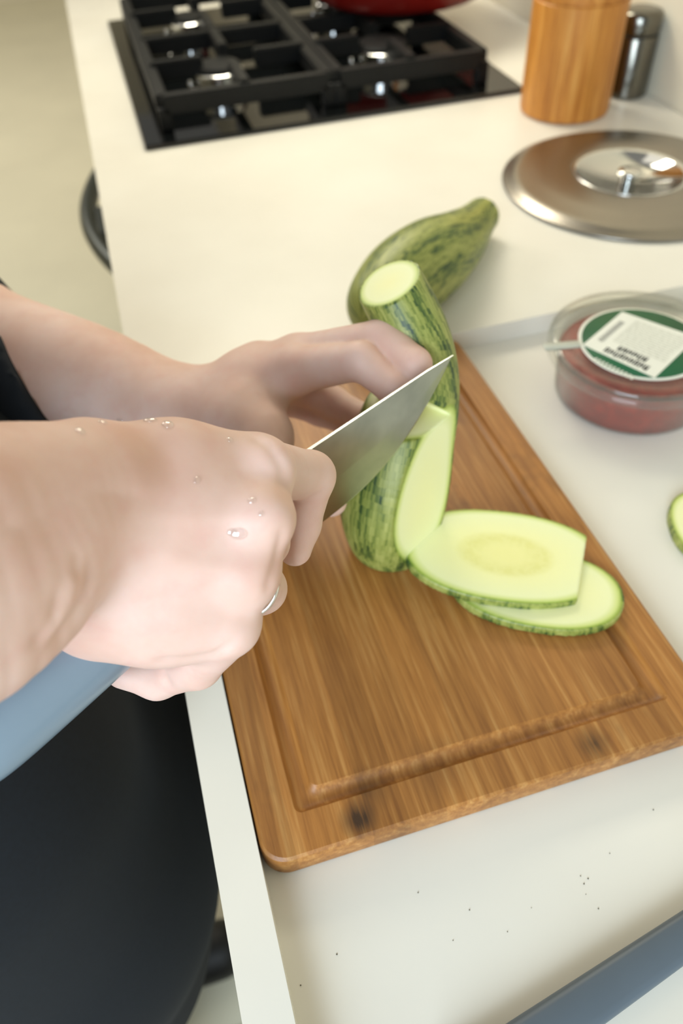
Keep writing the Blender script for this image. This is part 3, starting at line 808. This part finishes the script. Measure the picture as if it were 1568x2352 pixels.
# ---- right hand (nearest the camera, gripping the knife)
EL = np.array([-0.17, -0.882, 0.262 + CZ])      # towards the elbow, outside the picture
foreR = [[(EL, .041), (P(-520, 1330, .19), .036), (P(-180, 1228, .212), .031), (P(0, 1174, .230), .0272), (P(100, 1146, .241), .0248), (P(200, 1120, .253), .0222)],
         [(EL, .041), (P(-520, 1400, .19), .036), (P(-180, 1330, .210), .031), (P(0, 1262, .228), .0280), (P(100, 1205, .239), .0250), (P(190, 1170, .251), .0220)],
         [(EL, .041), (P(-520, 1480, .19), .036), (P(-180, 1440, .212), .030), (P(0, 1352, .229), .0265), (P(70, 1296, .238), .0240), (P(130, 1230, .247), .0215)]]
palmR = [[(P(200, 1096, .264), .0195), (P(400, 1080, .276), .0165), (P(582, 1074, .288), .0136)],
         [(P(210, 1175, .257), .0190), (P(588, 1190, .276), .0134)],
         [(P(210, 1270, .260), .0190), (P(568, 1316, .275), .0116)],
         [(P(215, 1372, .272), .0185), (P(370, 1402, .278), .0178), (P(522, 1432, .279), .0122)],
         [(P(300, 1150, .285), .016), (P(560, 1130, .300), .012)],
         [(P(235, 1392, .284), .0195), (P(450, 1408, .290), .0155)]]
fingR = [[(P(582, 1076, .291), .0128), (P(712, 1093, .326), .0106), (P(690, 1205, .339), .0088), (P(677, 1262, .338), .0076)],
         [(P(588, 1190, .278), .0130), (P(606, 1245, .318), .0104), (P(545, 1300, .335), .009), (P(480, 1290, .326), .008)],
         [(P(568, 1318, .277), .0112), (P(599, 1352, .312), .0102), (P(520, 1400, .331), .0088), (P(450, 1360, .321), .008)],
         [(P(522, 1434, .280), .0120), (P(452, 1524, .306), .0100), (P(362, 1556, .320), .0090), (P(285, 1540, .320), .0078)],
         [(P(330, 1080, .285), .0165), (P(490, 1075, .318), .0125), (P(630, 1090, .350), .0105), (P(690, 1110, .368), .0090)]]
bumpR = [(P(622, 1076, .281), .0080), (P(610, 1192, .267), .0090), (P(574, 1320, .268), .0072)]
VR, QR = hand_mesh(foreR, palmR, fingR, bumpR, [], 0.0012, 0.009, 0.0045, 0.0030)
# ---- left hand (behind the knife, holding the courgette)
foreL = [[(P(-420, 640, .60), .046), (P(-120, 750, .53), .041), (P(0, 806, .505), .0376), (P(220, 872, .485), .0318), (P(430, 962, .467), .0240)],
         [(P(-420, 660, .60), .046), (P(-120, 785, .53), .041), (P(0, 840, .505), .0376), (P(220, 905, .485), .0312), (P(430, 980, .465), .0240)]]
palmL = [[(P(455, 965, .462), .0232), (P(560, 905, .446), .0195), (P(672, 852, .434), .0142)],
         [(P(460, 958, .468), .0222), (P(580, 874, .454), .0172), (P(684, 824, .446), .0138)],
         [(P(490, 935, .483), .0180), (P(664, 868, .468), .0130)],
         [(P(490, 960, .492), .0170), (P(645, 908, .484), .0118)],
         [(P(480, 960, .452), .0240), (P(560, 975, .434), .0210), (P(605, 1010, .422), .0160)]]
fingL = [[(P(672, 852, .434), .0138), (P(826, 829, .404), .0102), (P(905, 890, .398), .0092), (P(925, 920, .399), .0080)],
         [(P(684, 824, .446), .0136), (P(878, 776, .412), .0102), (P(950, 838, .397), .0092), (P(950, 880, .399), .0080)],
         [(P(664, 868, .468), .0128), (P(765, 926, .462), .0098), (P(838, 964, .450), .0088), (P(860, 985, .450), .0080)],
         [(P(645, 908, .484), .0116), (P(735, 945, .475), .0090), (P(805, 972, .466), .0082), (P(835, 990, .463), .0074)],
         [(P(605, 1000, .424), .0160), (P(615, 1060, .414), .0130), (P(680, 1130, .409), .0104), (P(760, 1150, .410), .0090)]]
VL, QL = hand_mesh(foreL, palmL, fingL, [(P(592, 815, .452), .005)], [], 0.0014, 0.022, 0.022, 0.006)

# ---- the rest of the body (inside the clothes)
def C(x, y, z): return np.array([x, y, z + CZ])
lel = P(-420, 690, .60)
lsh, rsh = C(-0.36, -0.52, 0.46), C(-0.38, -0.86, 0.48)
def body_field(grow, lo, hi, h, what):
    Fd = Field(lo, hi, h); G = Fd.blank()
    if what in ('body', 'shirt'):
        s_ = (1.35, 0.85, 1)
        Fd.cone(G, C(-0.150, -0.67, -0.10), .150+grow, C(-0.30, -0.69, 0.32), .150+grow, 0.03, s_)
        Fd.cone(G, lsh + np.array([-.01, -.06, 0]), .062+grow, rsh + np.array([-.01, .06, 0]), .062+grow, 0.06)
        ll = P(120, 905, .495)
        Fd.chain(G, [(lsh, .058+grow), (lel + np.array([-0.02, 0.0, 0.01]), .048+grow)], 0.02)
        gs = Fd.blank()
        Fd.chain(gs, [(lel + np.array([-0.02, 0.0, 0.01]), .048+grow), (P(-60, 795, .518), .0475+grow), (P(140, 880, .497), .0470+grow)], 0.0)
        cu = P(38, 812, .47); cdv = np.array(MROT @ Vector((0.89, 0.46, 0.0)))
        X, Y, Z = Fd.grid((slice(None),)*3)
        gs = np.maximum(gs, (X-cu[0])*cdv[0] + (Y-cu[1])*cdv[1] + (Z-cu[2])*cdv[2])
        G = smin(G, gs, 0.006)
        Fd.chain(G, [(rsh, .058+grow), (C(-0.25, -0.920, 0.295), .052+grow), (C(-0.155, -0.876, 0.256), .050+grow)], 0.01)
    if what in ('body', 'trousers'):
        g2 = Fd.blank()
        for yy in (-0.60, -0.69, -0.775):
            Fd.chain(g2, [(C(-0.137, yy, 0.0), .105+grow), (C(-0.134, yy, -0.16), .112+grow), (C(-0.150, yy, -0.30), .105+grow)], 0.03)
        Fd.chain(g2, [(C(-0.160, -0.62, -0.28), .098+grow), (C(-0.20, -0.63, -0.46), .070+grow), (C(-0.25, -0.64, -0.84), .050+grow)], 0.04)
        Fd.chain(g2, [(C(-0.160, -0.76, -0.28), .098+grow), (C(-0.22, -0.82, -0.46), .070+grow), (C(-0.27, -0.86, -0.84), .050+grow)], 0.04)
        G = smin(G, g2, 0.02)
    return Fd, G
Fd, G = body_field(-0.010, (-0.66, -1.12, 0.03), (0.04, -0.32, 1.50), 0.008, 'body')
VB, QB = Fd.mesh(G)
def normals(V, Q):
    n = np.cross(V[Q[:, 2]] - V[Q[:, 0]], V[Q[:, 3]] - V[Q[:, 1]]); o = np.zeros_like(V)
    for k in range(4): np.add.at(o, Q[:, k], n)
    return o/np.maximum(np.linalg.norm(o, axis=1), 1e-12)[:, None]
def relief(V, Q, marks):
    """skin folds and knuckle lines: push the surface in (<0) or out (>0) along a line on its near side"""
    N = normals(V, Q); c0 = np.array(CAM); M = np.array(MROT)
    q = (V - c0) @ M; px = W/2 + F*q[:, 0]/-q[:, 2]; py = H/2 - F*q[:, 1]/-q[:, 2]
    face = np.clip(((c0 - V)*N).sum(1)/np.linalg.norm(c0 - V, axis=1)*2.0, 0, 1)
    d = np.zeros(len(V))
    for pts, w, amp, dmax in marks:
        P_ = np.array(pts, float); best = np.full(len(V), 1e9); tt = np.zeros(len(V)); n = len(P_)-1
        for i in range(n):
            a, b = P_[i], P_[i+1]; ab = b - a; L = ab @ ab
            t = np.clip(((px-a[0])*ab[0] + (py-a[1])*ab[1])/L, 0, 1)
            e = np.hypot(px - a[0] - t*ab[0], py - a[1] - t*ab[1]); m = e < best
            best[m] = e[m]; tt[m] = ((i + t)/n)[m]
        fade = np.clip(np.minimum(tt, 1-tt)*5 + 0.15, 0, 1)
        d += amp*np.exp(-(best/w)**2)*fade*(-q[:, 2] < dmax)
    return V + N*(d*face)[:, None]
VR = relief(VR, QR, [
    ([(212, 1290), (200, 1365), (160, 1430), (110, 1492)], 12, -0.0016, .30), ([(170, 1310), (158, 1390), (105, 1470)], 15, 0.0009, .30),
    ([(138, 1350), (118, 1430), (66, 1492)], 9, -0.0007, .30), ([(180, 1260), (172, 1330)], 9, -0.0005, .30),
    ([(560, 988), (618, 1024), (648, 1072), (656, 1150)], 13, -0.0010, .33), ([(652, 1205), (636, 1290), (608, 1372)], 12, -0.0011, .31),
    ([(545, 1470), (490, 1508), (420, 1519), (345, 1520)], 10, -0.0014, .32), ([(368, 1535), (392, 1585)], 8, -0.0010, .34),
    ([(660, 1150), (700, 1148), (740, 1132)], 7, -0.0010, .36),
    ([(340, 1180), (460, 1188), (590, 1190)], 22, 0.0004, .30), ([(350, 1275), (470, 1300), (570, 1322)], 22, 0.0004, .30)])
V = np.concatenate([VR, VL, VB]); Q = np.concatenate([QR, QL + len(VR), QB + len(VR) + len(VL)])
person = link('person', np_mesh('person', V, Q, None, 2), M_skin)
tag(person, 'person in dark clothes slicing a zucchini with both hands', 'person')
Fd, G = body_field(0.004, (-0.66, -1.12, 0.60), (0.08, -0.32, 1.50), 0.005, 'shirt')
V, Q = Fd.mesh(G)
link('shirt', np_mesh('shirt', V, Q, None, 1), M_navy, person)
Fd, G = body_field(0.003, (-0.45, -1.02, 0.04), (0.02, -0.42, 1.06), 0.007, 'trousers')
V, Q = Fd.mesh(G)
link('trousers', np_mesh('trousers', V, Q, None, 3), M_trouser, person)
for (sx, sy) in ((-0.20, -0.66), (-0.22, -0.88)):
    Fd = Field((sx-0.16, sy-0.08, -0.01), (sx+0.2, sy+0.08, 0.13), 0.005); G = Fd.blank()
    Fd.cone(G, (sx-0.06, sy, 0.045), .042, (sx+0.10, sy, 0.030), .040, 0.03); Fd.cone(G, (sx-0.05, sy, 0.05), .045, (sx-0.04, sy, 0.10), .048, 0.03)
    zz = Fd.ax[2][None, None, :]; G = np.maximum(G, 0.0092 - zz)
    V, Q = Fd.mesh(G); link('shoe', np_mesh('shoe', V, Q, None, 1), M_shoe, person)
# ring
rc = Vector(P(570, 1338, .280)); rd = (MROT @ Vector((0.40, -0.15, -0.90))).normalized()
prof = [(0.0126 + 0.0006*math.cos(t), 0.0008*math.sin(t)) for t in np.linspace(0, 2*math.pi, 13)]
M_silver = plain('silver', (225, 222, 214), 0.15, 1.0, var=0.02)
rg = lathe('ring', prof, M_silver, person, rc, 48, rd, auto=False); tag(rg, 'thin silver ring on the right hand')

# water drops on the back of the right hand
M_water = NT('water')
_lw = M_water.n('ShaderNodeLayerWeight'); _lw.inputs['Blend'].default_value = 0.5
_tr = M_water.n('ShaderNodeBsdfTransparent'); _gl = M_water.n('ShaderNodeBsdfGlossy'); _gl.inputs['Roughness'].default_value = 0.06
_mx = M_water.n('ShaderNodeMixShader'); M_water.l(M_water.math('ADD', M_water.math('MULTIPLY', M_water.math('POWER', _lw.outputs['Facing'], 2.0), 0.6), 0.12), _mx.inputs[0])
M_water.l(_tr.outputs[0], _mx.inputs[1]); M_water.l(_gl.outputs[0], _mx.inputs[2]); M_water.l(_mx.outputs[0], M_water.t.nodes['Material Output'].inputs['Surface'])
M_water = M_water.m
pm = person.data
bv = BVHTree.FromPolygons([v.co[:] for v in pm.vertices], [p.vertices[:] for p in pm.polygons])
bmd = bmesh.new(); bmesh.ops.create_icosphere(bmd, subdivisions=3, radius=1.0)
me_d = bm_mesh('water_drop', bmd, True); me_d.materials.append(M_water)
for (px, py, r_, el) in [(548, 1226, .0022, 1.5), (532, 1222, .0014, 1.3), (385, 976, .0021, 1.1), (345, 966, .0018, 1.4), (276, 966, .0017, 1.5), (184, 991, .0016, 1.2),
                         (452, 1103, .0013, 1.2), (578, 1150, .0013, 1.3), (236, 971, .0014, 1.3), (528, 1010, .0012, 1.2), (600, 1180, .0010, 1.2)]:
    hit = bv.ray_cast(CAM, (at(px, py, 1.0) - CAM).normalized())
    if hit[0] is None: continue
    o = bpy.data.objects.new('water_drop', me_d); COL.objects.link(o)
    o.matrix_world = Matrix.Translation(hit[0]) @ hit[1].to_track_quat('Z', 'Y').to_matrix().to_4x4() @ Matrix.Diagonal((r_*el, r_, r_*0.55, 1))
    mw = o.matrix_world.copy(); o.parent = person; o.matrix_world = mw
